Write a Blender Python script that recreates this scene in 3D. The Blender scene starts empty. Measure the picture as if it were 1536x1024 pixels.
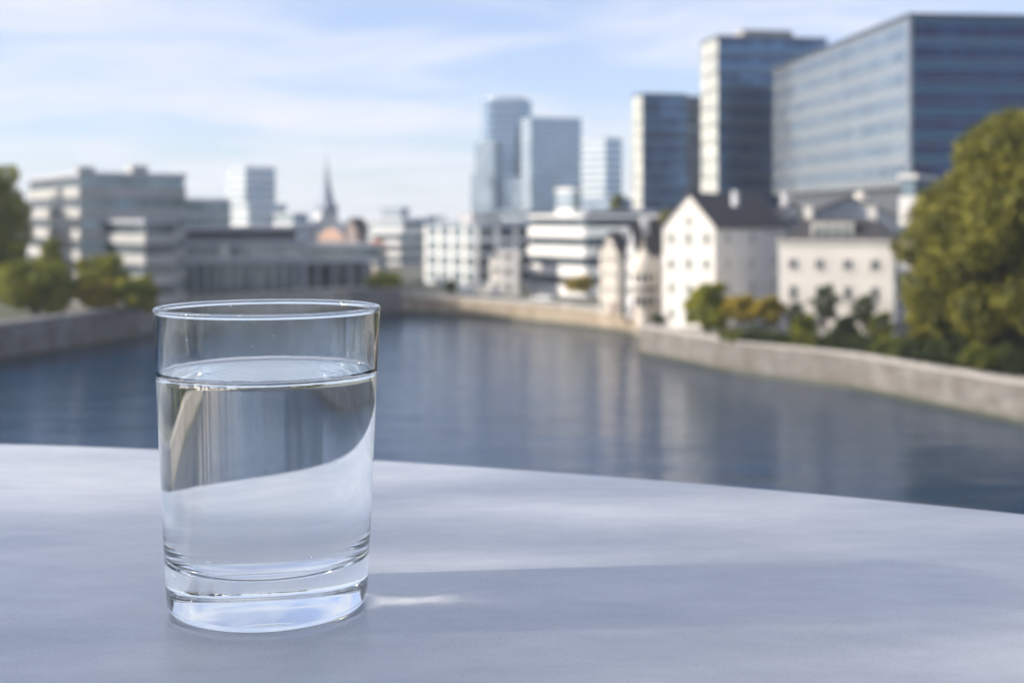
import bpy, math, random
from mathutils import Vector, Matrix
R = math.radians
random.seed(7)
sc = bpy.context.scene
C = sc.collection
F = 1900.0          # focal length in pixels of the 1536 px photograph
HZ = 325.0          # its horizon row
ZT = 20.0           # table top above the river
ZC = ZT + 0.139     # eye height
def PX(px, D): return (px - 768.0) / F * D
def PZ(py, D): return ZC - (py - HZ) / F * D

# ------------------------------------------------------------------ materials
def mat(name, col, rough=.7, metal=0., var=.12, scale=.6, bump=0., bscale=3., spec=.5, col2=None, stretch=(1,1,1), detail=5., coord='Object'):
    m = bpy.data.materials.new(name); m.use_nodes = True
    nt = m.node_tree; N = nt.nodes; L = nt.links
    b = N['Principled BSDF']
    b.inputs['Roughness'].default_value = rough; b.inputs['Metallic'].default_value = metal
    b.inputs['Specular IOR Level'].default_value = spec
    tc = N.new('ShaderNodeTexCoord'); mp = N.new('ShaderNodeMapping'); mp.inputs['Scale'].default_value = stretch
    L.new(tc.outputs[coord], mp.inputs[0])
    nz = N.new('ShaderNodeTexNoise'); nz.inputs['Scale'].default_value = scale; nz.inputs['Detail'].default_value = detail
    L.new(mp.outputs[0], nz.inputs[0])
    rp = N.new('ShaderNodeValToRGB')
    c2 = col2 or tuple(c * (1 - var * 2) for c in col)
    rp.color_ramp.elements[0].color = (*c2, 1); rp.color_ramp.elements[1].color = (*col, 1)
    rp.color_ramp.elements[0].position = .3; rp.color_ramp.elements[1].position = .7
    L.new(nz.outputs['Fac'], rp.inputs[0]); L.new(rp.outputs[0], b.inputs['Base Color'])
    if bump:
        n2 = N.new('ShaderNodeTexNoise'); n2.inputs['Scale'].default_value = bscale; n2.inputs['Detail'].default_value = 6
        L.new(mp.outputs[0], n2.inputs[0])
        bp = N.new('ShaderNodeBump'); bp.inputs['Strength'].default_value = bump; bp.inputs['Distance'].default_value = .1
        L.new(n2.outputs['Fac'], bp.inputs['Height']); L.new(bp.outputs[0], b.inputs['Normal'])
    return m
def curtain(name, c1, c2, metal=.6, rough=.12, c3=None, sp=None, sf=.36):
    """window panes: one random tint and a slight tilt per pane (UV counts bays and storeys)"""
    m = bpy.data.materials.new(name); m.use_nodes = True
    nt = m.node_tree; N = nt.nodes; L = nt.links; b = N['Principled BSDF']
    b.inputs['Roughness'].default_value = rough; b.inputs['Metallic'].default_value = metal
    uv = N.new('ShaderNodeUVMap'); fl = N.new('ShaderNodeVectorMath'); fl.operation = 'FLOOR'
    L.new(uv.outputs[0], fl.inputs[0])
    wn = N.new('ShaderNodeTexWhiteNoise'); wn.noise_dimensions = '2D'; L.new(fl.outputs[0], wn.inputs[0])
    nz = N.new('ShaderNodeTexNoise'); nz.inputs['Scale'].default_value = .22; L.new(fl.outputs[0], nz.inputs[0])
    mx = N.new('ShaderNodeMath'); mx.operation = 'MULTIPLY_ADD'; mx.inputs[1].default_value = .45
    L.new(wn.outputs[0], mx.inputs[0])
    sb = N.new('ShaderNodeMath'); sb.operation = 'SUBTRACT'; sb.inputs[1].default_value = .22; L.new(nz.outputs['Fac'], sb.inputs[0])
    L.new(sb.outputs[0], mx.inputs[2])
    rp = N.new('ShaderNodeValToRGB'); rp.color_ramp.elements[0].color = (*c1, 1); rp.color_ramp.elements[1].color = (*c2, 1)
    rp.color_ramp.elements[0].position = .25; rp.color_ramp.elements[1].position = .75
    if c3: e = rp.color_ramp.elements.new(.93); e.color = (*c3, 1)
    L.new(mx.outputs[0], rp.inputs[0]); L.new(rp.outputs[0], b.inputs['Base Color'])
    if sp:
        fr = N.new('ShaderNodeVectorMath'); fr.operation = 'FRACTION'; L.new(uv.outputs[0], fr.inputs[0])
        sx = N.new('ShaderNodeSeparateXYZ'); L.new(fr.outputs[0], sx.inputs[0])
        lt = N.new('ShaderNodeMath'); lt.operation = 'LESS_THAN'; lt.inputs[1].default_value = sf; L.new(sx.outputs['Y'], lt.inputs[0])
        mm = N.new('ShaderNodeMixRGB'); mm.inputs[2].default_value = (*sp, 1); L.new(lt.outputs[0], mm.inputs[0]); L.new(rp.outputs[0], mm.inputs[1]); L.new(mm.outputs[0], b.inputs['Base Color'])
    sm = N.new('ShaderNodeVectorMath'); sm.operation = 'SUBTRACT'; sm.inputs[1].default_value = (.5,.5,.5); L.new(wn.outputs['Color'], sm.inputs[0])
    sl = N.new('ShaderNodeVectorMath'); sl.operation = 'SCALE'; sl.inputs['Scale'].default_value = .05; L.new(sm.outputs[0], sl.inputs[0])
    ge = N.new('ShaderNodeNewGeometry'); ad = N.new('ShaderNodeVectorMath'); L.new(ge.outputs['Normal'], ad.inputs[0]); L.new(sl.outputs[0], ad.inputs[1])
    no = N.new('ShaderNodeVectorMath'); no.operation = 'NORMALIZE'; L.new(ad.outputs[0], no.inputs[0]); L.new(no.outputs[0], b.inputs['Normal'])
    return m
def masonry(name, c1, c2, mortar, bw=1.2, bh=.45, rough=.85):
    m = bpy.data.materials.new(name); m.use_nodes = True
    nt = m.node_tree; N = nt.nodes; L = nt.links; b = N['Principled BSDF']; b.inputs['Roughness'].default_value = rough
    uv = N.new('ShaderNodeUVMap'); br = N.new('ShaderNodeTexBrick')
    br.inputs['Scale'].default_value = 1; br.inputs['Brick Width'].default_value = bw; br.inputs['Row Height'].default_value = bh
    br.inputs['Mortar Size'].default_value = .03
    br.inputs['Color1'].default_value = (*c1, 1); br.inputs['Color2'].default_value = (*c2, 1); br.inputs['Mortar'].default_value = (*mortar, 1)
    L.new(uv.outputs[0], br.inputs['Vector'])
    nz = N.new('ShaderNodeTexNoise'); nz.inputs['Scale'].default_value = .35; nz.inputs['Detail'].default_value = 8; L.new(uv.outputs[0], nz.inputs[0])
    rp = N.new('ShaderNodeValToRGB'); rp.color_ramp.elements[0].position = .35; rp.color_ramp.elements[1].position = .65
    rp.color_ramp.elements[0].color = (.55,.52,.46,1); rp.color_ramp.elements[1].color = (1,1,1,1); L.new(nz.outputs['Fac'], rp.inputs[0])
    mx = N.new('ShaderNodeMixRGB'); mx.blend_type = 'MULTIPLY'; mx.inputs[0].default_value = .9
    L.new(br.outputs['Color'], mx.inputs[1]); L.new(rp.outputs[0], mx.inputs[2]); L.new(mx.outputs[0], b.inputs['Base Color'])
    bp = N.new('ShaderNodeBump'); bp.inputs['Strength'].default_value = .5; L.new(br.outputs['Fac'], bp.inputs['Height']); bp.invert = True
    L.new(bp.outputs[0], b.inputs['Normal'])
    return m
def leafmat(name, c1, c2, c3):
    m = bpy.data.materials.new(name); m.use_nodes = True
    nt = m.node_tree; N = nt.nodes; L = nt.links; b = N['Principled BSDF']; b.inputs['Roughness'].default_value = .6
    b.inputs['Specular IOR Level'].default_value = .25
    ge = N.new('ShaderNodeNewGeometry'); rp = N.new('ShaderNodeValToRGB')
    rp.color_ramp.elements[0].color = (*c1, 1); rp.color_ramp.elements[1].color = (*c3, 1)
    e = rp.color_ramp.elements.new(.5); e.color = (*c2, 1)
    tc = N.new('ShaderNodeTexCoord'); nz = N.new('ShaderNodeTexNoise'); nz.inputs['Scale'].default_value = .35; L.new(tc.outputs['Object'], nz.inputs[0])
    ma = N.new('ShaderNodeMath'); ma.operation = 'MULTIPLY_ADD'; ma.inputs[1].default_value = .5; L.new(ge.outputs['Random Per Island'], ma.inputs[0])
    m2 = N.new('ShaderNodeMath'); m2.operation = 'MULTIPLY_ADD'; m2.inputs[1].default_value = 1.6; m2.inputs[2].default_value = -.55; L.new(nz.outputs['Fac'], m2.inputs[0])
    L.new(m2.outputs[0], ma.inputs[2]); L.new(ma.outputs[0], rp.inputs[0]); L.new(rp.outputs[0], b.inputs['Base Color'])
    tr = N.new('ShaderNodeBsdfTranslucent'); L.new(rp.outputs[0], tr.inputs[0])
    ms = N.new('ShaderNodeMixShader'); ms.inputs[0].default_value = .35
    L.new(b.outputs[0], ms.inputs[1]); L.new(tr.outputs[0], ms.inputs[2]); L.new(ms.outputs[0], N['Material Output'].inputs[0])
    return m
M = dict(
 white=mat('white_render', (.60,.585,.56), .85, var=.06, scale=.3, bump=.1),
 cream=mat('cream_render', (.56,.52,.46), .85, var=.08, scale=.3, bump=.1),
 offwhite=mat('offwhite_panel', (.58,.58,.58), .6, var=.05),
 warmband=mat('warm_stone_band', (.34,.345,.35), .7, var=.08),
 greyband=mat('grey_stone_band', (.34,.37,.42), .7, var=.08),
 lightgrey=mat('light_grey_concrete', (.50,.52,.55), .75, var=.08),
 concrete=mat('concrete', (.36,.36,.37), .8, var=.12),
 darkgrey=mat('dark_cladding', (.07,.08,.10), .5, var=.1),
 steel=mat('aluminium_frame', (.30,.34,.38), .4, .4, var=.05),
 darksteel=mat('dark_frame', (.05,.065,.09), .4, .3, var=.05),
 slate=mat('slate_roof', (.04,.04,.05), .7, var=.2, scale=1.2, bump=.4, bscale=4),
 slatel=mat('zinc_roof', (.22,.26,.33), .5, .3, var=.1),
 redtile=mat('red_tile_roof', (.38,.13,.08), .8, var=.2, scale=2),
 brick=mat('orange_brick', (.48,.30,.22), .8, var=.15, scale=1),
 brown=mat('brown_stone', (.20,.14,.13), .8, var=.15, scale=1),
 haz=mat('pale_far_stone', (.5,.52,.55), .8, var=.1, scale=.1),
 wood=mat('bark', (.09,.07,.05), .9, var=.25, scale=2, bump=.5, stretch=(4,4,.6)),
 panew=mat('window_pane_glass', (.03,.045,.06), .06, .0, var=.2, scale=.4, spec=.8),
 paneg=mat('green_window_pane', (.07,.12,.12), .1, .0, var=.2, scale=.4, spec=.8),
 carwhite=mat('white_car_paint', (.75,.76,.78), .3, var=.02),
 carblue=mat('blue_car_paint', (.22,.32,.48), .3, var=.02),
 rubber=mat('tyre_rubber', (.02,.02,.02), .8, var=.1),
 lampglass=mat('headlight_glass', (.6,.62,.65), .15, var=.02),
 taillight=mat('red_light_glass', (.4,.02,.02), .2, var=.02),
 stonel=masonry('left_quay_stone', (.20,.205,.22), (.15,.155,.17), (.09,.09,.10)),
 stoner=masonry('right_quay_stone', (.19,.18,.175), (.13,.128,.125), (.07,.07,.07)),
 stonef=masonry('far_quay_stone', (.36,.305,.235), (.27,.23,.18), (.16,.14,.12)),
 bluegrey=mat('blue_grey_column',(.24,.28,.34),.7,var=.06),
 algae=mat('wet_algae_stone',(.05,.055,.035),.5,var=.25,scale=.6),
 coping=mat('coping_stone', (.36,.345,.33), .8, var=.12, scale=.5, bump=.2),
 copingd=mat('grey_coping_stone', (.30,.30,.32), .8, var=.12, scale=.5, bump=.2),
 c_big_l=curtain('office_glass_lit_face', (.32,.43,.56), (.50,.61,.72), .75, .10, sp=(.64,.69,.72), sf=.42),  # bright sky-lit look of the left face, put into its glass colour
 c_big_r=curtain('office_glass_shaded_face', (.006,.02,.075), (.018,.055,.16), .55, .12, (.05,.13,.24), sp=(.04,.11,.19), sf=.4),  # darker look of the front face, put into its glass colour
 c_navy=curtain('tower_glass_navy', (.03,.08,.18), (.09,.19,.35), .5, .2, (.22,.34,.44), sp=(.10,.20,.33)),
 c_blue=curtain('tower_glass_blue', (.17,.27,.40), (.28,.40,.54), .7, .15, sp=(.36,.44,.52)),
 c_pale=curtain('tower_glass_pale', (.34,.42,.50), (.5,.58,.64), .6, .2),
 c_sunlit=curtain('tower_sunlit_side', (.40,.42,.40), (.62,.63,.58), .1, .4),  # sun caught on the towers' narrow left sides, painted in as cream
 c_strip=curtain('office_strip_windows', (.05,.07,.10), (.13,.17,.20), .5, .12, (.3,.33,.28)),
 c_teal=curtain('office_teal_windows', (.16,.22,.26), (.28,.35,.38), .5, .15),
 l_olive=leafmat('olive_leaves', (.035,.045,.008), (.115,.118,.012), (.24,.21,.02)),
 l_green=leafmat('green_leaves', (.045,.065,.01), (.11,.13,.015), (.24,.23,.025)),
 l_bright=leafmat('bright_autumn_leaves', (.045,.062,.008), (.175,.20,.014), (.36,.33,.02)),
 l_yellow=leafmat('yellow_leaves', (.12,.10,.01), (.28,.22,.02), (.42,.30,.03)),
 l_dark=leafmat('dark_hedge_leaves', (.012,.022,.006), (.03,.05,.010), (.07,.09,.015)),
)

# ------------------------------------------------------------------ mesh helpers
OFF = {}
class MB:
    def __init__(s): s.v=[]; s.f=[]; s.uv=[]; s.mi=[]; s.smooth=False
    def face(s, pts, uvs=None, mi=0):
        i=len(s.v); s.v += [Vector(p) for p in pts]; s.f.append(list(range(i,i+len(pts))))
        s.uv += uvs or [(0,0)]*len(pts); s.mi.append(mi)
    def hexa(s, b, t, mi=0):   # b,t four points each, ccw from above
        s.face(list(reversed(b)), None, mi); s.face(t, None, mi)
        z0=b[0][2]
        u=0
        n=len(b)
        for i in range(n):
            j=(i+1)%n; l=(Vector(b[j])-Vector(b[i])).length
            s.face([b[i],b[j],t[j],t[i]], [(u,b[i][2]),(u+l,b[j][2]),(u+l,t[j][2]),(u,t[i][2])], mi); u+=l
    def prism(s, foot, z0, z1, mi=0): s.hexa([(x,y,z0) for x,y in foot], [(x,y,z1) for x,y in foot], mi)
    def box(s, c, sz, mi=0, rot=0):
        cx,cy,cz=c; a,b_,h=[q/2 for q in sz]; co,si=math.cos(rot),math.sin(rot)
        foot=[(cx+x*co-y*si, cy+x*si+y*co) for x,y in ((-a,-b_),(a,-b_),(a,b_),(-a,b_))]
        s.prism(foot, cz-h, cz+h, mi)
    def tube(s, pts, rad, n=8, mi=0, cap=True):
        rings=[]
        for k,p in enumerate(pts):
            p=Vector(p); a=Vector(pts[max(k-1,0)]); b=Vector(pts[min(k+1,len(pts)-1)]); d=(b-a).normalized()
            x=d.orthogonal().normalized(); y=d.cross(x); i=len(s.v)
            for q in range(n):
                t=2*math.pi*q/n; s.v.append(p+(x*math.cos(t)+y*math.sin(t))*rad[k])
            rings.append(i)
        for a,b in zip(rings,rings[1:]):
            for q in range(n):
                r=(q+1)%n; s.f.append([a+q,a+r,b+r,b+q]); s.uv+=[(0,0)]*4; s.mi.append(mi)
        if cap:
            s.f.append([rings[0]+q for q in reversed(range(n))]); s.uv+=[(0,0)]*n; s.mi.append(mi)
            s.f.append([rings[-1]+q for q in range(n)]); s.uv+=[(0,0)]*n; s.mi.append(mi)
    def lathe(s, prof, c=(0,0,0), n=24, mi=0, wob=None):
        rings=[]
        for r,z in prof:
            i=len(s.v); rings.append((i,r))
            if r<1e-7: s.v.append(Vector((c[0],c[1],c[2]+z)))
            else:
                for q in range(n):
                    t=2*math.pi*q/n; r2=r*(1+wob(t,r,z)) if wob else r
                    s.v.append(Vector((c[0]+r2*math.cos(t), c[1]+r2*math.sin(t), c[2]+z)))
        mis = mi if isinstance(mi,(list,tuple)) else [mi]*(len(prof)-1)
        for (a,ra),(b,rb),mm in zip(rings,rings[1:],mis):
            for q in range(n):
                r=(q+1)%n
                if ra<1e-7 and rb<1e-7: continue
                if ra<1e-7: f=[a,b+r,b+q]
                elif rb<1e-7: f=[a+q,a+r,b]
                else: f=[a+q,a+r,b+r,b+q]
                s.f.append(f); s.uv+=[(0,0)]*len(f); s.mi.append(mm)
    def build(s, name, mats, parent=None, smooth=False, base=None):
        off = Vector(OFF[parent.name]) if parent else Vector(base or (0,0,0))
        me=bpy.data.meshes.new(name); me.from_pydata([v-off for v in s.v], [], s.f)
        uvl=me.uv_layers.new(name='UVMap')
        flat=[c for u in s.uv for c in u]; uvl.data.foreach_set('uv', flat)
        if not isinstance(mats,(list,tuple)): mats=[mats]
        for m in mats: me.materials.append(m)
        me.polygons.foreach_set('material_index', s.mi)
        if smooth: me.polygons.foreach_set('use_smooth', [True]*len(me.polygons))
        me.validate(); me.update()
        o=bpy.data.objects.new(name, me); C.objects.link(o)
        if parent: o.parent=parent
        else: o.location=off
        OFF[o.name]=tuple(off)
        return o
def tag(o, label, cat, group=None):
    o['label']=label; o['category']=cat
    if group: o['group']=group
    return o
def thing(name, label, cat, loc, group=None):
    o=bpy.data.objects.new(name,None); C.objects.link(o); o.location=loc; o.empty_display_size=.5
    OFF[o.name]=tuple(loc); return tag(o,label,cat,group)
def struct(o): o['kind']='structure'; return o

def offs(foot, d):
    """grow a convex ccw footprint outwards by d"""
    n=len(foot); out=[]
    for i in range(n):
        p0=Vector(foot[i-1]); p=Vector(foot[i]); p1=Vector(foot[(i+1)%n])
        a=(p-p0).normalized(); b=(p1-p).normalized()
        na=Vector((a.y,-a.x)); nb=Vector((b.y,-b.x))
        k=(na+nb); k=k/max(k.dot(na),.2)
        out.append(tuple(p+k*d))
    return out
def foot_from(pc, D, pl, pr, yaw):
    """right-angled footprint: corner at column pc and distance D, its left face reaching column pl, right face reaching pr"""
    a=R(yaw); c=Vector((PX(pc,D),D)); dl=Vector((-math.cos(a),math.sin(a))); dr=Vector((math.sin(a),math.cos(a)))
    def hit(px,d):
        k=(px-768)/F; return (k*c.y-c.x)/(d.x-k*d.y)
    tl=hit(pl,dl); tr=hit(pr,dr) if pr is not None else 12
    L_=c+dl*tl; R_=c+dr*tr; B_=L_+dr*tr
    return [tuple(L_),tuple(c),tuple(R_),tuple(B_)]    # ccw from above: left, corner, right, back
G_R = 3.6; G_L = 4.2
def core(mb, foot, z0, z1, bays, fl, mis):
    """vertical faces with pane-counting UVs"""
    n=len(foot)
    for i in range(n):
        a=foot[i]; b=foot[(i+1)%n]; l=math.dist(a,b); nb=max(1,round(l/bays)); off=i*97
        nf=(z1-z0)/fl
        mb.face([(a[0],a[1],z0),(b[0],b[1],z0),(b[0],b[1],z1),(a[0],a[1],z1)], [(off,0),(off+nb,0),(off+nb,nf),(off,nf)], mis[i%len(mis)])
    mb.face([(x,y,z1) for x,y in foot], None, 0); mb.face([(x,y,z0) for x,y in reversed(foot)], None, 0)
def office(name, label, foot, z0, z1, fl, cores, band, bandh, mull=None, bay=3., mullw=.18, bandout=.3, roof=None, plant=(), group=None, cat='building', base=0, capm=None, bandfaces=None):
    """storeyed building: glazed core, one band part per storey, mullion grid, roof slab, roof-top plant rooms"""
    cen=(sum(p[0] for p in foot)/4, sum(p[1] for p in foot)/4, z0)
    t=thing(name,label,cat,cen,group)
    mb=MB(); cl=list(cores)
    while len(cl)<4: cl.append(cl[-1])
    uniq=[]; idx=[]
    for m in cl:
        if m not in uniq: uniq.append(m)
        idx.append(uniq.index(m))
    z00=z0+base
    core(mb, foot, z00, z1, bay, fl, idx); mb.build('glazing', uniq, t)
    if base:
        b=MB(); b.prism(offs(foot,-1.5), z0, z00); b.build('ground_storey', M['darkgrey'], t)
    n=int(round((z1-z00)/fl))
    fl=(z1-z00)/n
    if band:
        for k in range(n):
            b=MB(); z=z00+k*fl
            b.prism(offs(foot,bandout), z, z+bandh*fl); b.build('floor_band', band, t)
    if mull:
        b=MB()
        for i in range(4):
            if i in (2,3): continue
            a=Vector(foot[i]); c=Vector(foot[(i+1)%4]); l=(c-a).length; nb=max(1,round(l/bay)); d=(c-a)/l; nn=Vector((d.y,-d.x))
            rot=math.atan2(d.y,d.x)
            for q in range(nb+1):
                p=a+d*(l*q/nb)+nn*.02; b.box((p.x,p.y,(z00+z1)/2+.05),(mullw,.24,(z1-z00)-.1),0,rot)
        b.build('window_grid', mull, t)
    b=MB(); b.prism(offs(foot,bandout+.12), z1, z1+.7); rf=b.build('roof', capm or roof or M['concrete'], t)
    for (u,v,w,d,h) in plant:
        a=Vector(foot[1]); e1=Vector(foot[0])-a; e2=Vector(foot[2])-a
        p=a+e1*u+e2*v; rot=math.atan2(e2.y,e2.x)
        b=MB(); b.box((p.x,p.y,z1+.7+h/2),(w,d,h),0,rot); b.box((p.x,p.y,z1+.8+h),(w+.4,d+.4,.2),0,rot); b.build('plant_room', M['concrete'] if h<4 else M['lightgrey'], rf)
    return t

def window(t, P, d, n, u, z, w, h, frame='offwhite', pane='panew', shut=None):
    """one window on a wall: surround and bars (window) with its glass (pane) and its sill"""
    a=math.atan2(d.y,d.x)
    def bx(mb,uu,zz,ww,hh,o0,o1):
        p=P+d*uu+n*((o0+o1)/2); mb.box((p.x,p.y,zz),(ww,o1-o0,hh),0,a)
    m=MB(); f=.09
    bx(m,u-w/2+f/2,z,f,h,-.02,.10); bx(m,u+w/2-f/2,z,f,h,-.02,.10)
    bx(m,u,z+h/2-f/2,w-2*f,f,-.02,.10); bx(m,u,z-h/2+f/2,w-2*f,f,-.02,.10)
    bx(m,u,z,.06,h-2*f,-.02,.07); bx(m,u,z+h*.15,w-2*f,.05,-.02,.06)
    o=m.build('window', M[frame], t)
    m=MB(); bx(m,u,z,w-2*f,h-2*f,-.02,.03); m.build('pane', M[pane], o)
    m=MB(); bx(m,u,z-h/2-.06,w+.3,.12,-.02,.2); m.build('sill', M['coping'], o)
    if shut:
        for s in (-1,1):
            m=MB(); bx(m,u+s*(w/2+.26),z,.48,h,-.02,.07); m.build('shutter', M[shut], t)

def house(name,label,foot,z0,ze,zr,wall='white',roofm='slate',ridge='depth',rows=3,cols=(2,4),ww=1.0,wh=1.5,chim=(),over=.35,pane='panew',cat='house',door=True,shut=None,wallr=None,skip=()):
    """pitched-roof house on foot [left,corner,right,back]; ridge 'depth': gable on the left face; 'along': ridge parallel to the left face"""
    L_,Cc,R_,B_=[Vector(p) for p in foot]
    cen=(sum(p[0] for p in foot)/4, sum(p[1] for p in foot)/4, z0); t=thing(name,label,cat,cen)
    m=MB()
    def q(p,z): return (p.x,p.y,z)
    for a,b in ((L_,Cc),(Cc,R_),(R_,B_),(B_,L_)):
        l=(b-a).length; m.face([q(a,z0),q(b,z0),q(b,ze),q(a,ze)],[(0,z0),(l,z0),(l,ze),(0,ze)])
    if ridge=='depth':
        A=(L_+Cc)/2; Bk=(R_+B_)/2
        m.face([q(L_,ze),q(Cc,ze),q(A,zr)]); m.face([q(R_,ze),q(B_,ze),q(Bk,zr)])
        e=[(L_,B_,1),(Cc,R_,-1)]
        A0,A1=A,Bk
    else:
        A=(L_+B_)/2; Bk=(Cc+R_)/2
        m.face([q(Cc,ze),q(R_,ze),q(Bk,zr)]); m.face([q(B_,ze),q(L_,ze),q(A,zr)])
        A0,A1=A,Bk
    m.build('wall', M[wall], t)
    # roof: two thick slopes meeting at the ridge
    r=MB(); dr=(A1-A0).normalized(); th=.28
    a0=A0-dr*over; a1=A1+dr*over
    sides=((L_,B_),(Cc,R_)) if ridge=='depth' else ((L_,Cc),(B_,R_))
    for s0,s1 in sides:
        out=(s0-A0); out=(out-dr*out.dot(dr)); w=out.length; out.normalize()
        sl=(zr-ze)/w; e0=A0+out*(w+over)-dr*over; e1=A1+out*(w+over)+dr*over; zz=ze-sl*over+.03
        top=[q(a0,zr+.03+th),q(a1,zr+.03+th),q(e1,zz+th),q(e0,zz+th)]; bot=[q(a0,zr+.03),q(a1,zr+.03),q(e1,zz),q(e0,zz)]
        nrm=(Vector(top[1])-Vector(top[0])).cross(Vector(top[2])-Vector(top[0]))
        if nrm.z<0: top.reverse(); bot.reverse()
        r.hexa(bot,top)
    rf=r.build('roof', M[roofm], t)
    for (f,side,h) in chim:
        p=A0+dr*((A1-A0).length*f)
        o=(sides[1][0]-A0); o=(o-dr*o.dot(dr)); p=p+o*side
        c=MB(); c.box((p.x,p.y,zr+h/2-1.2),(1.0,.8,h+1.2),0,math.atan2(dr.y,dr.x)); c.box((p.x,p.y,zr+h-.5),(1.2,1.0,.18),0,math.atan2(dr.y,dr.x)); c.build('chimney', M['white'] if side<0.3 else M['lightgrey'], rf)
    for fi,(a,b,nc) in enumerate(((L_,Cc,cols[0]),(Cc,R_,cols[1]))):
        d=(b-a).normalized(); n=Vector((d.y,-d.x)); l=(b-a).length; fh=(ze-z0)/rows
        for rr in range(rows):
            for c_ in range(nc):
                if (fi,rr,c_) in skip: continue
                u=l*(c_+.5)/nc
                if fi==0 and rr==0 and c_==nc//2 and door:
                    mm=MB(); p=a+d*u+n*.06; mm.box((p.x,p.y,z0+1.1),(1.1,.12,2.2),0,math.atan2(d.y,d.x)); dd=mm.build('door', M['brown'], t)
                    mm=MB(); p=a+d*(u+.4)+n*.14; mm.box((p.x,p.y,z0+1.05),(.05,.04,.2),0,math.atan2(d.y,d.x)); mm.build('handle', M['steel'], dd)
                    continue
                window(t,a,d,n,u,z0+fh*(rr+.55),ww,wh,pane=pane,shut=shut)
        if ridge=='depth' and fi==0 and zr-ze>3: window(t,a,d,n,l/2,ze+.9,ww*.8,wh*.8,pane=pane)
    return t

# ------------------------------------------------------------------ trees
def leafcloud(mb, blobs, n, size, seed, flat=.5):
    rnd=random.Random(seed); vol=[b[3]*b[4]*b[5] for b in blobs]; tot=sum(v**.67 for v in vol)
    for b,v in zip(blobs,vol):
        k=int(n*(v**.67)/tot)
        for _ in range(k):
            while True:
                x,y,z=[rnd.uniform(-1,1) for _ in range(3)]; r=math.sqrt(x*x+y*y+z*z)
                if .05<r<1: break
            rr=(r**.35)/r*(1+rnd.uniform(-.12,.10)); p=Vector((b[0]+x*rr*b[3], b[1]+y*rr*b[4], b[2]+z*rr*b[5]))
            nn=Vector((x+rnd.uniform(-.9,.9),y+rnd.uniform(-.9,.9),z*.8+rnd.uniform(-.5,1.0))).normalized()
            a=nn.orthogonal().normalized(); c=nn.cross(a); an=rnd.uniform(0,6.28); s=size*rnd.uniform(.6,1.4)
            e1=(a*math.cos(an)+c*math.sin(an))*s; e2=(c*math.cos(an)-a*math.sin(an))*s*.6
            i=len(mb.v); mb.v+=[p-e1,p-e2*.9+nn*s*.15,p+e1,p+e2*.9+nn*s*.15]; mb.f.append([i,i+1,i+2,i+3]); mb.uv+=[(0,0)]*4; mb.mi.append(0)
def tree(name,label,cat,x,y,z0,h,hw,lm,n,size,seed,clear=.25,lumps=9,group=None):
    rnd=random.Random(seed); t=thing(name,label,cat,(x,y,z0),group)
    zc=z0+h*clear; ch=h-h*clear; cz=zc+ch/2
    blobs=[(x,y,cz,hw*(.5 if lumps>40 else .62),hw*(.5 if lumps>40 else .62),ch*(.34 if lumps>40 else .40))]
    for k in range(lumps):
        a=k*2.4+rnd.uniform(-.4,.4); e=-.75+1.5*k/(lumps-1)
        rr=math.sqrt(max(0,1-abs(e)**(3.5 if clear<.1 and e<0 else 2)))*(1-.5*max(0,e+.1) if lumps>40 else 1); rr*=rnd.uniform(.8,1.13) if lumps>40 else 1; r=hw*(rnd.uniform(.10,.25) if lumps>40 else rnd.uniform(.20,.40))
        blobs.append((x+math.cos(a)*rr*(hw-r), y+math.sin(a)*rr*(hw-r), cz+e*(ch/2-r*.6), r, r, r*rnd.uniform(.7,1)))
    m=MB(); tr=max(.12,h*.022)
    m.tube([(x,y,z0-.3),(x+.02*h,y,z0+h*clear*.6),(x,y+.01*h,zc+ch*.2),(x+.01*h,y,zc+ch*.7)],[tr*1.3,tr,tr*.75,tr*.2],10)
    for b in blobs[1:]:
        zs=z0+h*clear*rnd.uniform(.7,1.1)
        m.tube([(x,y,zs),((x+b[0])/2,(y+b[1])/2,(zs+b[2])/2+.04*h),(b[0],b[1],b[2])],[tr*.5,tr*.3,tr*.1],6)
    m.build('trunk', M['wood'], t, smooth=True)
    m=MB(); leafcloud(m,blobs,n,size,seed+1); m.build('crown', M[lm], t)
    return t

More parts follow.
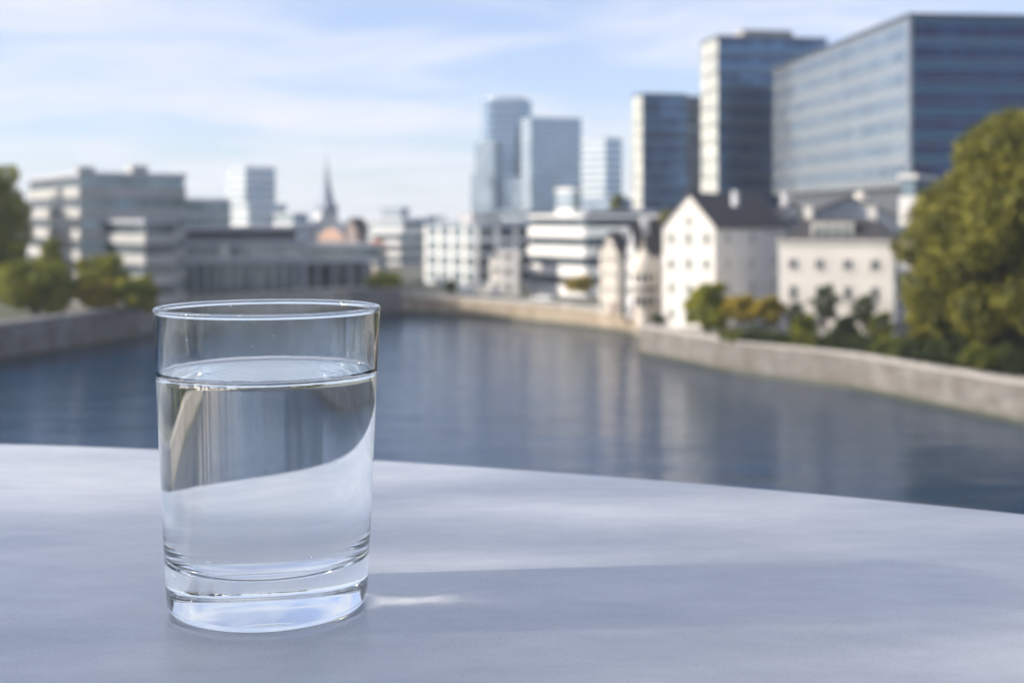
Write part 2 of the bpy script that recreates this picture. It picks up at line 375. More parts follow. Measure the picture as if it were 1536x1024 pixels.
# ------------------------------------------------------------------ setting: water, land, quays
LB=[(-600,-170),(124,-170),(142,-94),(150,-84),(178,-72),(219,-62),(250,-47),(262,-34),(264.5,-23)]      # (y, x) of the left bank
RB=[(-600,150),(98,150),(113,58),(123,50),(133,46.2),(149,40),(164,28.7),(187,19.2),(192,22),(219,21),(236,10),(260,-10.7),(264.5,-23)]
def interp(tab,y):
    for (y0,x0),(y1,x1) in zip(tab,tab[1:]):
        if y0<=y<=y1: return x0+(x1-x0)*(y-y0)/(y1-y0)
def water_mat():
    m=bpy.data.materials.new('river_water'); m.use_nodes=True; nt=m.node_tree; N=nt.nodes; L=nt.links; b=N['Principled BSDF']
    b.inputs['Base Color'].default_value=(.002,.028,.074,1); b.inputs['Roughness'].default_value=.07; b.inputs['IOR'].default_value=1.33; b.inputs['Specular IOR Level'].default_value=.33
    tc=N.new('ShaderNodeTexCoord'); prev=None
    for sc_,st,stg in (((.28,1.0,1),1.0,.55),((1.0,3.2,1),1.0,.4),((.07,.26,1),1.0,.6)):
        mp=N.new('ShaderNodeMapping'); mp.inputs['Scale'].default_value=sc_; mp.inputs['Rotation'].default_value=(0,0,.25); L.new(tc.outputs['Object'],mp.inputs[0])
        nz=N.new('ShaderNodeTexNoise'); nz.inputs['Scale'].default_value=1; nz.inputs['Detail'].default_value=4; nz.inputs['Distortion'].default_value=.6; L.new(mp.outputs[0],nz.inputs[0])
        bp=N.new('ShaderNodeBump'); bp.inputs['Strength'].default_value=stg; bp.inputs['Distance'].default_value={0.28:.14,1.0:.05,.07:.60}[sc_[0]]
        L.new(nz.outputs['Fac'],bp.inputs['Height'])
        if prev: L.new(prev.outputs[0],bp.inputs['Normal'])
        prev=bp
    L.new(prev.outputs[0],b.inputs['Normal'])
    return m
m=MB(); m.face([(-700,-600,0),(700,-600,0),(700,290,0),(-700,290,0)]); struct(m.build('river', water_mat()))
landmat=mat('city_ground', (.12,.12,.11), .9, var=.2, scale=.05, col2=(.045,.055,.03), bump=.2, bscale=.5)
m=MB(); FAR=6000
ys=sorted(set([y for y,_ in LB]+[y for y,_ in RB]))
for y0,y1 in zip(ys,ys[1:]):
    a,b=interp(LB,y0)-.4,interp(LB,y1)-.4
    m.face([(-FAR,y0,G_L),(a,y0,G_L),(b,y1,G_L),(-FAR,y1,G_L)])
    a,b=interp(RB,y0)+.4,interp(RB,y1)+.4
    m.face([(a,y0,G_R),(FAR,y0,G_R),(FAR,y1,G_R),(b,y1,G_R)])
m.face([(-FAR,264.5,G_L),(-23,264.5,G_L),(-23,FAR,G_L),(-FAR,FAR,G_L)]); m.face([(-23,264.5,G_R),(FAR,264.5,G_R),(FAR,FAR,G_R),(-23,FAR,G_R)])
m.face([(-23,264.5,G_R),(-23,FAR,G_R),(-23,FAR,G_L),(-23,264.5,G_L)])
m.face([(-FAR,-FAR,G_R),(FAR,-FAR,G_R),(FAR,-600,G_R),(-FAR,-600,G_R)])
struct(m.build('ground', landmat))
def quay(name,label,pts,z1,wm,cm,side,cat='quay wall',ledge=0):
    t=thing(name,label,cat,(pts[0][0],pts[0][1],0))
    w=MB(); c=MB(); g=MB(); u=0
    P=[Vector(p) for p in pts]
    def off(i,d):
        a=(P[i]-P[i-1]).normalized() if i>0 else (P[1]-P[0]).normalized()
        b=(P[i+1]-P[i]).normalized() if i<len(P)-1 else a
        if i==0: a=b
        na=Vector((a.y,-a.x))*side; nb=Vector((b.y,-b.x))*side; k=na+nb; k=k/max(.4,k.dot(na)); return P[i]+k*d
    def strip(mb,d0,d1,z0,z1):
        nonlocal u; u=0
        for i in range(len(P)-1):
            a0,a1=off(i,d0),off(i,d1); b0,b1=off(i+1,d0),off(i+1,d1); l=(P[i+1]-P[i]).length
            f=[[(*a1,z0),(*b1,z0),(*b1,z1),(*a1,z1)],[(*b0,z0),(*a0,z0),(*a0,z1),(*b0,z1)]]
            for q in f: mb.face(q,[(u,z0),(u+l,z0),(u+l,z1),(u,z1)])
            mb.face([(*a0,z1),(*a1,z1),(*b1,z1),(*b0,z1)],[(u,z1),(u,z1+1),(u+l,z1+1),(u+l,z1)])
            mb.face([(*a0,z0),(*a1,z0),(*b1,z0),(*b0,z0)])
            if i==0: mb.face([(*a0,z0),(*a1,z0),(*a1,z1),(*a0,z1)])
            if i==len(P)-2: mb.face([(*b0,z0),(*b1,z0),(*b1,z1),(*b0,z1)])
            u+=l
    strip(w,-.5,.6,-1,z1); w.build('wall',wm,t)
    strip(c,-.7,.75,z1+.003,z1+.3); c.build('coping',cm,t)
    strip(g,.603,.66,-1,.55); g.build('algae_band',M['algae'],t)
    return t
quay('quay_wall','grey stone river wall along the left bank below the round green shrubs',[(x,y) for y,x in LB if y>=100],5.0,M['stonel'],M['copingd'],1)
quay('quay_wall','long pale stone river wall along the right bank in front of the hedge',[(x,y) for y,x in RB if 113<=y<=187],3.9,M['stoner'],M['coping'],-1,ledge=.7)
quay('quay_wall','sandy coloured far river wall at the bend below the white offices',[(x,y) for y,x in RB if y>=192],3.3,M['stonef'],M['coping'],-1)

quay('quay_wall','dark stone river wall of the side basin beyond the right edge of the frame',[(149.6,97.5),(58.6,112.4)],3.8,M['stonel'],M['copingd'],-1)
# promenade strip behind the right wall
m=MB(); pv=mat('promenade_paving',(.34,.33,.31),.85,var=.12,scale=.4,bump=.1)
rp=[(x,y) for y,x in RB if 90<=y<=264.5]
for (x0,y0),(x1,y1) in zip(rp,rp[1:]): m.face([(x0+.5,y0,G_R+.004),(x0+5.5,y0,G_R+.004),(x1+5.5,y1,G_R+.004),(x1+.5,y1,G_R+.004)])
struct(m.build('promenade',pv))

# ------------------------------------------------------------------ glass offices and towers on the right
D=230; f=foot_from(1365,D,1160,1640,85)
t=office('glass_office','large glass office block with left side coloured pale as lit and front coloured navy as shaded, behind the big tree',f,G_R,PZ(26,D),4.2,[M['c_big_l'],M['c_big_r']],None,0,M['darksteel'],1.5,.09,base=PZ(279,D)-G_R,capm=M['darksteel'])
z0b=PZ(279,D); nfl=8; fh=(PZ(26,D)-z0b)/nfl
for k in range(nfl+1):
    b=MB(); b.prism(offs(f,.05), z0b+k*fh-.02, z0b+k*fh+ (.14 if k<nfl else .02)); b.build('floor_band', M['steel'], t)
b=MB(); p=Vector(f[1]); b.box((p.x-.05,p.y-.05,(z0b+PZ(26,D))/2),(.7,.7,PZ(26,D)-z0b-.2),0,R(5)); b.build('corner_post', M['steel'], t)
D=330
office('glass_tower','navy glass tower with a narrow side coloured cream as sunlit, left of the large glass office',foot_from(1077,D,1052,1240,80),G_R,PZ(57,D),4.6,[M['c_sunlit'],M['c_navy']],M['darksteel'],.12,M['darksteel'],3,.10,.06,capm=M['darksteel'],base=4,plant=((.5,.5,14,6,2),))
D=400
office('glass_tower','dark narrow glass tower with edge coloured pale as sunlit beside the navy tower',foot_from(964,D,949,1030,78),G_R,PZ(143,D),4.4,[M['c_sunlit'],M['c_navy']],M['darksteel'],.12,M['darksteel'],3,.10,.06,capm=M['darksteel'],base=4)
office('glass_tower','slightly lower dark grey annex right behind the dark narrow tower',foot_from(1020,415,1018,1075,80),G_R,PZ(147,415),4.4,[M['c_navy'],M['c_strip']],M['darksteel'],.3,None,3,.12,.15,capm=M['darksteel'],base=4)
D=700
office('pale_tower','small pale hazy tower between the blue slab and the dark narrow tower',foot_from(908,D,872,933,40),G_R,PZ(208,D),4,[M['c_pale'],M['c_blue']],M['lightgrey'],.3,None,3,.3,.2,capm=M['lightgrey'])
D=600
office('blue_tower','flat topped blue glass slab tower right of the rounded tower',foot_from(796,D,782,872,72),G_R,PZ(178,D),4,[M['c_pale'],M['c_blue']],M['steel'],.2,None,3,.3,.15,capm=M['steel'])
# rounded tower: curved glass front
D=650
def curved_tower():
    cx=PX(760,D); cy=D+14; z1=PZ(150,D); rx=13.2; ry=14
    t=thing('rounded_tower','tallest far blue glass tower with a rounded front and stepped pale lower wings','building',(cx,cy,G_R))
    n=28; se=lambda v:math.copysign(abs(v)**.5,v)
    pts=[(cx+rx*se(math.cos(2*math.pi*(k+.5)/n)),cy+ry*se(math.sin(2*math.pi*(k+.5)/n))) for k in range(n)]
    m=MB(); nf=(z1-G_R)/4
    for k in range(n):
        a,b=pts[k],pts[(k+1)%n]; m.face([(*a,G_R),(*b,G_R),(*b,z1),(*a,z1)],[(k,0),(k+1,0),(k+1,nf),(k,nf)])
    m.face([(*p,z1) for p in pts]); m.build('glazing',M['c_blue'],t)
    for k in range(int(nf)):
        b=MB(); z=G_R+k*4; pp=[(cx+(x-cx)*1.01,cy+(y-cy)*1.01) for x,y in pts]; b.prism(pp,z,z+.9); b.build('floor_band',M['steel'],t)
    b=MB(); b.prism([(cx+(x-cx)*.8,cy+(y-cy)*.8) for x,y in pts],z1,z1+1.6); b.build('roof',M['lightgrey'],t)
    for (a,b_,y) in ((706,742,262),(712,748,212),(758,784,268)):
        m=MB(); ft=foot_from(b_-6,D-12,a,b_+2,20); core(m,ft,G_R,PZ(y,D-12),3,4,[0,0,0,0]); m.build('wing',M['c_pale'],t)
curved_tower()

# ------------------------------------------------------------------ middle distance
D=262
t=office('banded_office','white office block with dark ribbon windows above the yellow tree on the far bank',foot_from(878,D,797,985,52),G_R,PZ(327,D),3.7,[M['c_strip'],M['c_strip']],M['offwhite'],.55,None,3,.2,.5,capm=M['offwhite'])
office('roof_pavilion','glass roof pavilion standing behind the white banded office',foot_from(858,285,835,872,50),G_R,PZ(287,285),5,[M['c_pale'],M['c_teal']],M['offwhite'],.3,None,3,.2,.2,capm=M['offwhite'])
office('long_shed','low hall with blue grey zinc roof behind the white banded office',foot_from(885,300,870,985,60),G_R,PZ(318,300),5,[M['c_strip']],M['slatel'],.5,None,3,.2,.2,capm=M['slatel'])
D=300
office('column_office','white framed office with bright columns and dark right side beside the far quay',foot_from(716,D,640,800,50),G_R,PZ(340,D),3.9,[M['c_teal'],M['c_strip']],M['lightgrey'],.25,M['offwhite'],5.5,1.3,.25,capm=M['slatel'],plant=((.4,.4,8,5,2.2),))
for i,(px,D,w,d,z,lab) in enumerate(((745,272,3.2,4,PZ(385,272),'narrow white stair tower in front of the column office'),(762,268,4,4,PZ(372,268),'taller white stair tower beside the banded office'),(722,274,5,5,PZ(425,274),'low white kiosk building on the far quay'))):
    x=PX(px,D); f=[(x-w/2,D),(x+w/2,D-.8),(x+w/2+.8,D+d),(x-w/2+.8,D+d)]
    t=thing('stair_tower' if i<2 else 'kiosk',lab,'building',(x,D,G_R))
    m=MB(); m.prism(f,G_R,z); m.build('wall',M['white'],t); m=MB(); m.prism(offs(f,.2),z+.003,z+.3); m.build('roof',M['slatel'],t)
    a=Vector(f[0]); b=Vector(f[1]); dd=(b-a).normalized(); n=Vector((dd.y,-dd.x))
    for zz in range(1 if i==2 else 3): window(t,a,dd,n,w/2,G_R+1.8+zz*3.2,1.2,1.5)
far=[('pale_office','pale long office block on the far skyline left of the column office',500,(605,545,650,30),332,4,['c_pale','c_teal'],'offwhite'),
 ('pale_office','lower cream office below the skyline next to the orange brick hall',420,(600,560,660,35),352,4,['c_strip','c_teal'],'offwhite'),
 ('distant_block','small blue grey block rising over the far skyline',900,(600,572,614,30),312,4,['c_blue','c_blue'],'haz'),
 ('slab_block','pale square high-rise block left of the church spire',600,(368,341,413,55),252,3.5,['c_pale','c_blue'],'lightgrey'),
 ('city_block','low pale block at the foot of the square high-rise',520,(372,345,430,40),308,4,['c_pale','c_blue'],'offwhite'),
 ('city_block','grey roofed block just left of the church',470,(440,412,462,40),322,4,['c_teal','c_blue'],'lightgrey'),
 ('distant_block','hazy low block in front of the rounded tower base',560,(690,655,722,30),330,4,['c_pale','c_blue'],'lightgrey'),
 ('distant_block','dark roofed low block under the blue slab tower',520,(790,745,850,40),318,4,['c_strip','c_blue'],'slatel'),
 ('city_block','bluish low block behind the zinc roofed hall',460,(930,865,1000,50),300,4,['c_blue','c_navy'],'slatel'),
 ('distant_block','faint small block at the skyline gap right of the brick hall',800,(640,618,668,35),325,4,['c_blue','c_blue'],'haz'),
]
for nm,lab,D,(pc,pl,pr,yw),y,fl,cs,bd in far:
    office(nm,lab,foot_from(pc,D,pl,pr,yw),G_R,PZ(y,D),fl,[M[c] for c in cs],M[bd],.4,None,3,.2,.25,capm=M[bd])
# brick hall, brown hall and red roofed house near the church
house('brick_hall','orange brick hall with low roof right of the church',foot_from(515,400,478,530,35),G_R,PZ(352,400),PZ(340,400),'brick','slatel','depth',3,(3,2),1.4,2)
house('brown_hall','dark brown gabled hall beside the orange brick hall',foot_from(535,390,519,552,50),G_R,PZ(345,390),PZ(328,390),'brown','slate','depth',3,(2,2),1.2,1.8)
house('red_roof_house','small house with red tiled roof right of the brown hall',foot_from(565,350,553,580,40),G_R,PZ(375,350),PZ(362,350),'cream','redtile','along',3,(2,2),1.2,1.6)
def church():
    D=480; x=PX(490,D); t=thing('church','church with tall pointed grey spire on the far skyline','church',(x,D,G_R))
    z1=PZ(318,D); w=6.6
    m=MB(); m.box((x,D,(G_R+z1)/2),(w,w,z1-G_R),0,.5); m.build('tower',M['lightgrey'],t)
    sp=MB(); zt=PZ(236,D); n=8
    prof=[(4.3,0),(3.7,1.2),(2.5,5),(1.9,8),(1.1,12),(.35,(zt-z1)*.86),(.05,zt-z1)]
    sp.lathe(prof,(x,D,z1),n); s_=sp.build('spire',M['slatel'],t)
    m=MB(); m.tube([(x,D,zt-.5),(x,D,zt+1.4)],[.12,.05],6); m.box((x,D,zt+.7),(.9,.1,.12)); m.build('cross',M['darksteel'],s_)
    for k in range(4):
        a=.5+k*math.pi/2+math.pi/4; m=MB(); m.lathe([(.5,0),(.4,1.5),(0,4.2)],(x+math.cos(a)*4.1,D+math.sin(a)*4.1,z1),6); m.build('pinnacle',M['slatel'],t)
    f=foot_from(488,D-4,462,512,25)
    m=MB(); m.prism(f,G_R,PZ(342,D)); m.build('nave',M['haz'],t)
    L_,Cc,R_,B_=[Vector(q) for q in f]; A=(L_+B_)/2; B=(Cc+R_)/2; r=MB(); z=PZ(342,D)+.003; zr=PZ(326,D)
    r.face([(*L_,z),(*Cc,z),(*B,zr),(*A,zr)]); r.face([(*R_,z),(*B_,z),(*A,zr),(*B,zr)]); r.face([(*Cc,z),(*R_,z),(*B,zr)]); r.face([(*B_,z),(*L_,z),(*A,zr)]); r.build('nave_roof',M['slatel'],t)
church()

# ------------------------------------------------------------------ left bank offices
D=232
office('terrace_office','large left bank office with warm stone bands and two roof huts',foot_from(121,D,45,276,58),G_L,PZ(264,D),4.0,[M['c_strip'],M['c_teal']],M['warmband'],.5,M['steel'],3,.15,.35,capm=M['greyband'],plant=((.15,.12,3,3,1.0),(.1,.6,3,4,1.3)))
D=292
office('office_wing','lower teal glazed wing continuing right of the large left bank office',foot_from(232,D,215,345,62),G_L,PZ(302,D),3.6,[M['c_teal'],M['c_teal']],M['greyband'],.35,M['steel'],3,.15,.3,capm=M['greyband'])
D=226
office('projecting_office','banded office block projecting behind the three round shrubs',foot_from(218,D,148,262,40),G_L,PZ(335,D),3.6,[M['c_strip'],M['c_strip']],M['warmband'],.48,None,3,.15,.35,capm=M['greyband'])
def colonnade():
    D=262; f=foot_from(240,D,206,458,60)
    cen=(f[1][0],f[1][1],G_L)
    t=thing('colonnade_building','long low grey building with colonnade stretching behind the glass rim','building',cen)
    za=PZ(395,D); zb=PZ(372,D); zc=PZ(346,D)
    m=MB(); core(m,offs(f,-2.2),G_L,za,3,4,[0]); m.build('ground_glazing',M['c_teal'],t)
    m=MB(); core(m,offs(f,-.6),za+.6,zb+1.1,2,3,[0]); m.build('upper_glazing',M['c_teal'],t)
    m=MB(); m.prism(offs(f,.5),za-.2,za+1.2); m.build('cornice',M['greyband'],t)
    m=MB(); m.prism(offs(f,.3),zb+.3,zb+1.4); m.build('cornice',M['greyband'],t)
    m=MB(); m.prism(offs(f,-1.5),zb+1.4,zc); m.build('attic',M['darkgrey'],t)
    m=MB(); m.prism(offs(f,.2),zc,zc+.8); m.build('roof',M['greyband'],t)
    for (i,j) in ((0,1),(1,2)):
        a=Vector(f[i]); b=Vector(f[j]); l=(b-a).length; n=max(2,round(l/2.5))
        for k in range(n+(1 if i else 0)):
            p=a+(b-a)*(k/n); m=MB(); m.box((p.x,p.y,(G_L+za-.2)/2),(.6,.6,za-.2-G_L),0,math.atan2((b-a).y,(b-a).x)); m.build('column',M['bluegrey'],t)
colonnade()
def gallery():
    D=285; f=foot_from(452,D,420,572,66)
    t=thing('gallery_building','flat grey gallery building ending the left bank row behind the small round tree','building',(f[1][0],f[1][1],G_L))
    za=PZ(393,D); zc=PZ(372,D)
    m=MB(); core(m,offs(f,-1.6),G_L,za,3,4,[0]); m.build('ground_glazing',M['c_strip'],t)
    m=MB(); core(m,offs(f,-.4),za,zc,2,3,[0]); m.build('upper_glazing',M['c_teal'],t)
    m=MB(); m.prism(offs(f,.4),za-.3,za+.9); m.build('cornice',M['greyband'],t)
    m=MB(); m.prism(offs(f,.4),zc,zc+.8); m.build('roof',M['greyband'],t)
    for (i,j) in ((0,1),(1,2)):
        a=Vector(f[i]); b=Vector(f[j]); l=(b-a).length; n=max(2,round(l/4))
        for k in range(n+(1 if i else 0)):
            p=a+(b-a)*(k/n); m=MB(); m.box((p.x,p.y,(G_L+za-.3)/2),(.7,.7,za-.3-G_L),0,math.atan2((b-a).y,(b-a).x)); m.build('column',M['bluegrey'],t)
gallery()

# ------------------------------------------------------------------ old houses on the right bank
D=186
house('gable_house','tall white gabled house with steep dark roof behind the green riverside tree',foot_from(1073,D,994,1178,37),G_R,PZ(340,D),PZ(291,D+3),'white','slate','depth',4,(3,3),1.0,1.6,chim=((.3,.9,.9),(.75,1.6,.9)),pane='paneg',door=False)
def white_house():
    L_=Vector((PX(1168,178),178)); d=Vector((.94,-.342)).normalized(); dep=Vector((.342,.94)).normalized(); w=15.5; dp=11
    Cc=L_+d*w; R_=Cc+dep*dp; B_=L_+dep*dp; n=Vector((d.y,-d.x)); ze=PZ(364,176); z0=G_R
    t=thing('white_house','broad white villa with slate mansard roof and wide dormer beside the big tree','house',(L_.x,L_.y,z0))
    f=[tuple(L_),tuple(Cc),tuple(R_),tuple(B_)]
    m=MB(); m.prism(f,z0,ze); m.build('wall',M['white'],t)
    m=MB(); m.prism(offs(f,.35),ze+.003,ze+.35); m.build('cornice',M['white'],t)
    m=MB(); m.prism(offs(f,.06),z0+4.3,z0+4.5); m.build('string_course',M['coping'],t)
    zr=PZ(328,180); a=[(*p,ze+.353) for p in offs(f,.2)]; b=[(*p,zr) for p in offs(f,-3.2)]
    m=MB(); m.hexa(a,b); rf=m.build('roof',M['slate'],t)
    for (u,v) in ((3.5,5),(12.2,6)):
        p=L_+d*u+dep*v; c=MB(); c.box((p.x,p.y,zr+.5),(1.1,.9,2.2),0,math.atan2(d.y,d.x)); c.box((p.x,p.y,zr+1.7),(1.3,1.1,.2),0,math.atan2(d.y,d.x)); c.build('chimney',M['white'],rf)
    # dormer
    p=L_+d*7.3+dep*2.2; an=math.atan2(d.y,d.x); m=MB(); m.box((p.x,p.y,ze+1.55),(5.6,3.4,2.2),0,an); m.box((p.x,p.y,ze+2.75),(6,3.9,.2),0,an); dm=m.build('dormer',M['white'],t)
    for k in range(4):
        q=L_+d*(7.3-1.95+1.3*k)+dep*.49; m=MB(); m.box((q.x,q.y,ze+1.6),(.95,.08,1.2),0,an); m.build('dormer_pane',M['paneg'],dm)
    fh=(ze-z0)/3
    for rr,zz in enumerate((1.9,6.0,10.0)):
        for k,u in enumerate((2.0,5.6,9.4,13.0)):
            if rr==0 and k==2:
                q=L_+d*u+n*.06; m=MB(); m.box((q.x,q.y,z0+1.2),(1.2,.12,2.4),0,an); dd=m.build('door',M['brown'],t)
                q=L_+d*(u+.45)+n*.15; m=MB(); m.box((q.x,q.y,z0+1.1),(.05,.05,.2),0,an); m.build('handle',M['steel'],dd); continue
            window(t,L_,d,n,u,z0+zz,1.15 if rr<2 else 1.3,1.9 if rr<2 else 1.3,pane='panew')
    for k in range(3):
        window(t,Cc,dep,Vector((dep.y,-dep.x)),2+3.5*k,z0+8,1.1,1.6)
white_house()
house('row_house','long dark roofed house with chimneys behind the white villa',foot_from(1178,214,1170,1372,80),G_R,PZ(338,214),PZ(297,214),'slatel','slate','along',4,(2,6),1.1,1.5,chim=((.15,.2,1.2),(.4,.2,1.4),(.65,.2,1.6),(.9,.2,1.2)))
# re-oriented infill roofs
house('row_house','dark slate house filling the gap between gabled house and white villa',foot_from(1150,200,1140,1215,20),G_R,PZ(350,200),PZ(300,200),'greyband','slate','along',4,(2,2),1.1,1.5,chim=((.3,.1,1.4),))
house('stone_house','narrow grey beige stone house at the left end of the old row',foot_from(927,216,900,968,42),G_R,PZ(378,216),PZ(350,216),'cream','slate','depth',4,(2,3),.9,1.4,chim=((.5,.3,1.2),))
house('roof_house','grey house with long dark slate roof left of the tall gabled house',foot_from(955,205,940,1010,60),G_R,PZ(375,205),PZ(336,205),'lightgrey','slate','depth',4,(2,3),.9,1.4,chim=((.3,.4,1.4),))
def turret():
    D=196; x=PX(965,D); t=thing('turret_house','cream corner turret with rounded dome and pointed finial beside the gabled house','house',(x,D,G_R))
    z1=PZ(402,D); zm=PZ(432,D); n=8
    m=MB(); m.lathe([(0,0),(1.15,0),(1.15,3.0),(1.85,4.6),(1.85,z1-G_R),(0,z1-G_R)],(x,D,G_R),n); m.build('wall',M['cream'],t)
    m=MB(); m.lathe([(2.0,0),(2.0,.2),(1.75,.9),(1.2,1.9),(.5,2.7),(.16,3.1),(.1,4.6),(0,5)],(x,D,z1),16); m.build('dome',M['cream'],t,smooth=True)
    m=MB(); m.lathe([(1.86,0),(2.1,.1),(2.1,.5),(1.86,.6)],(x,D,zm-.4),16); m.build('balcony_ring',M['slate'],t)
    for k in range(4):
        a=-math.pi/2-.9+k*.62
        for zz in (zm-2.0,z1-1.5):
            m=MB(); m.box((x+1.78*math.cos(a),D+1.78*math.sin(a),zz),(.6,.12,1.3),0,a+math.pi/2); m.build('window',M['panew'],t)
    f=foot_from(985,D+3,968,1003,35); m=MB(); m.prism([(p[0]-1.5,p[1]) for p in f],G_R,PZ(390,D)); m.build('annex_wall',M['cream'],t)
turret()
D=205
office('roof_cube','small white rooftop cube building half hidden by the big tree',foot_from(1372,D,1353,1420,30),G_R,PZ(268,D),8,[M['c_teal'],M['c_teal']],M['offwhite'],.62,None,3,.2,.4,capm=M['offwhite'])
m=MB()
# ------------------------------------------------------------------ vegetation
def T(name,label,cat,px,D,ytop,hwpx,lm,n,size,seed,g=G_R,clear=.25,group=None,lumps=9):
    return tree(name,label,cat,PX(px,D),D,g,PZ(ytop,D)-g,hwpx/F*D,lm,n,size,seed,clear,lumps,group)
T('broadleaf_tree','huge olive green tree filling the right edge above the river wall','tree',1582,142,122,226,'l_olive',60000,.42,11,clear=.0,lumps=84)
T('broadleaf_tree','tall yellow green tree cut by the left edge of the photo','tree',-34,243,228,82,'l_bright',22000,.4,12,G_L,clear=.05,lumps=22)
T('round_tree','biggest dark round tree on the left bank, nearest the edge','tree',53,206,383,60,'l_bright',9000,.34,13,G_L,clear=.0,lumps=16)
T('round_tree','small round tree against the large left bank office','tree',76,222,352,24,'l_bright',2500,.3,14,G_L,clear=.3)
T('round_tree','round topped green tree above the two low shrubs on the left bank','tree',150,214,376,44,'l_bright',6500,.33,15,G_L,clear=.05,lumps=14)
T('round_shrub','yellowish low shrub, left of the pair beside the glass rim','shrub',146,207,416,36,'l_yellow',4500,.28,16,G_L,clear=.05)
T('round_shrub','green low shrub, right of the pair beside the glass rim','shrub',203,207,409,36,'l_bright',4500,.28,17,G_L,clear=.05)
T('round_tree','small round tree just right of the glass rim on the far bank','tree',577,267,405,29,'l_bright',3000,.3,18,G_R,clear=.05)
T('riverside_tree','small yellow tree in front of the white banded office','tree',868,243,412,24,'l_yellow',2500,.3,19,G_R,clear=.35)
T('riverside_tree','green tree in front of the tall gabled house','tree',1061,176,416,36,'l_bright',5500,.28,20,G_R,clear=.04)
T('riverside_tree','yellow leaved tree right of the green riverside tree','tree',1110,172,440,30,'l_yellow',3800,.24,21,G_R,clear=.35)
T('riverside_tree','yellow leaved tree near the left corner of the white villa','tree',1152,170,443,28,'l_yellow',3600,.24,22,G_R,clear=.35)
T('garden_tree','thin dark tree before the middle of the white villa','tree',1238,165,422,25,'l_dark',1500,.2,23,G_R,clear=.35)
T('garden_tree','thin dark tree before the right part of the white villa','tree',1296,163,436,22,'l_dark',1300,.2,24,G_R,clear=.3)
T('garden_tree','dark leafy tree at the left corner of the white villa','tree',1192,168,450,16,'l_dark',900,.2,28,G_R,clear=.3)
T('roof_tree','olive tree peeping over roofs left of the tall gabled house','tree',1000,240,306,22,'l_olive',2000,.3,25,G_R,clear=.5)
T('roof_tree','dark hilltop tree below the dark narrow glass tower','tree',925,330,285,16,'l_green',1500,.35,26,G_R,clear=.5)
T('green_bush','dark bush at the foot of the tall gabled house','shrub',990,192,470,14,'l_dark',1200,.2,27,G_R,clear=.05)
T('far_bush','dark green bush near the kiosk on the far bank','shrub',676,266,418,12,'l_dark',900,.25,29,G_R,clear=.1)
T('garden_shrub','low green shrub before the left windows of the white villa','shrub',1205,160,468,22,'l_bright',2200,.24,70,G_R,clear=.0)
T('garden_shrub','low dark shrub at the door of the white villa','shrub',1268,158,470,24,'l_dark',2200,.24,71,G_R,clear=.0)
T('garden_shrub','low green shrub before the right corner of the white villa','shrub',1322,155,462,24,'l_green',2200,.24,72,G_R,clear=.0)
T('riverside_shrub','broad olive shrub mass under the left side of the huge tree','shrub',1418,146,425,56,'l_olive',7000,.36,60,G_R,clear=.0,lumps=18)
T('riverside_shrub','tall dark shrub mass under the middle of the huge tree','shrub',1490,140,430,66,'l_dark',7000,.36,61,G_R,clear=.0,lumps=18)
# trees further along both banks, outside the frame: they show only bent through the glass of water
ords=['first','second','third','fourth','fifth','sixth','seventh']
for side,xx,sx in (('right',158,1),('left',-178,-1)):
    for i,yy in enumerate((112,92,70,52,30,8,-16)):
        if sx<0 and i==0: yy=132
        if i in (2,5):
            D=yy; f=[(xx-5*sx if sx>0 else xx-6,yy+9),(xx-5*sx if sx>0 else xx-6,yy-6),(xx+9 if sx>0 else xx+5,yy-6),(xx+9 if sx>0 else xx+5,yy+9)]
            house('bank_house','white house on the %s bank beyond the frame, %s in its row'%(side,ords[i]),f,G_R if sx>0 else G_L,17,23,'white','slate','along',4,(3,3),1.1,1.6)
        else: tree('bank_tree','broad green tree on the %s bank beyond the frame, %s in its row'%(side,ords[i]),'tree',xx,yy,G_R if sx>0 else G_L,20+5*(i%3),8.5,'l_green',3000,.7,90+i+10*sx,clear=.03)
# clipped shrubs making up the hedge along the right quay
hs=[(1100,163,493,20),(1135,160,490,22),(1172,157,496,22),(1210,155,497,24),(1250,152,500,25),(1292,149,500,26),(1335,145,503,28),(1378,141,506,30),(1425,137,508,32),(1475,133,512,33),(1525,130,515,34),(1575,128,516,34)]
words=['beside the white parked car','below the yellow trees','under the left corner of the villa','before the left villa windows','below the thin dark villa tree','below the right villa windows','at the left foot of the big tree','under the left limbs of the big tree','below the middle of the big tree','in the shade under the big tree','beside the right edge under the big tree','cut by the right edge of the frame']
for i,((px,D,yt,hw),w) in enumerate(zip(hs,words)):
    T('hedge_shrub','dark green hedge shrub '+w,'shrub',px,D+1.5,yt,hw*1.15,'l_dark' if i%3 else 'l_green',2600,.2,40+i,G_R,clear=.02,group='hedge shrubs along the right quay',lumps=7)

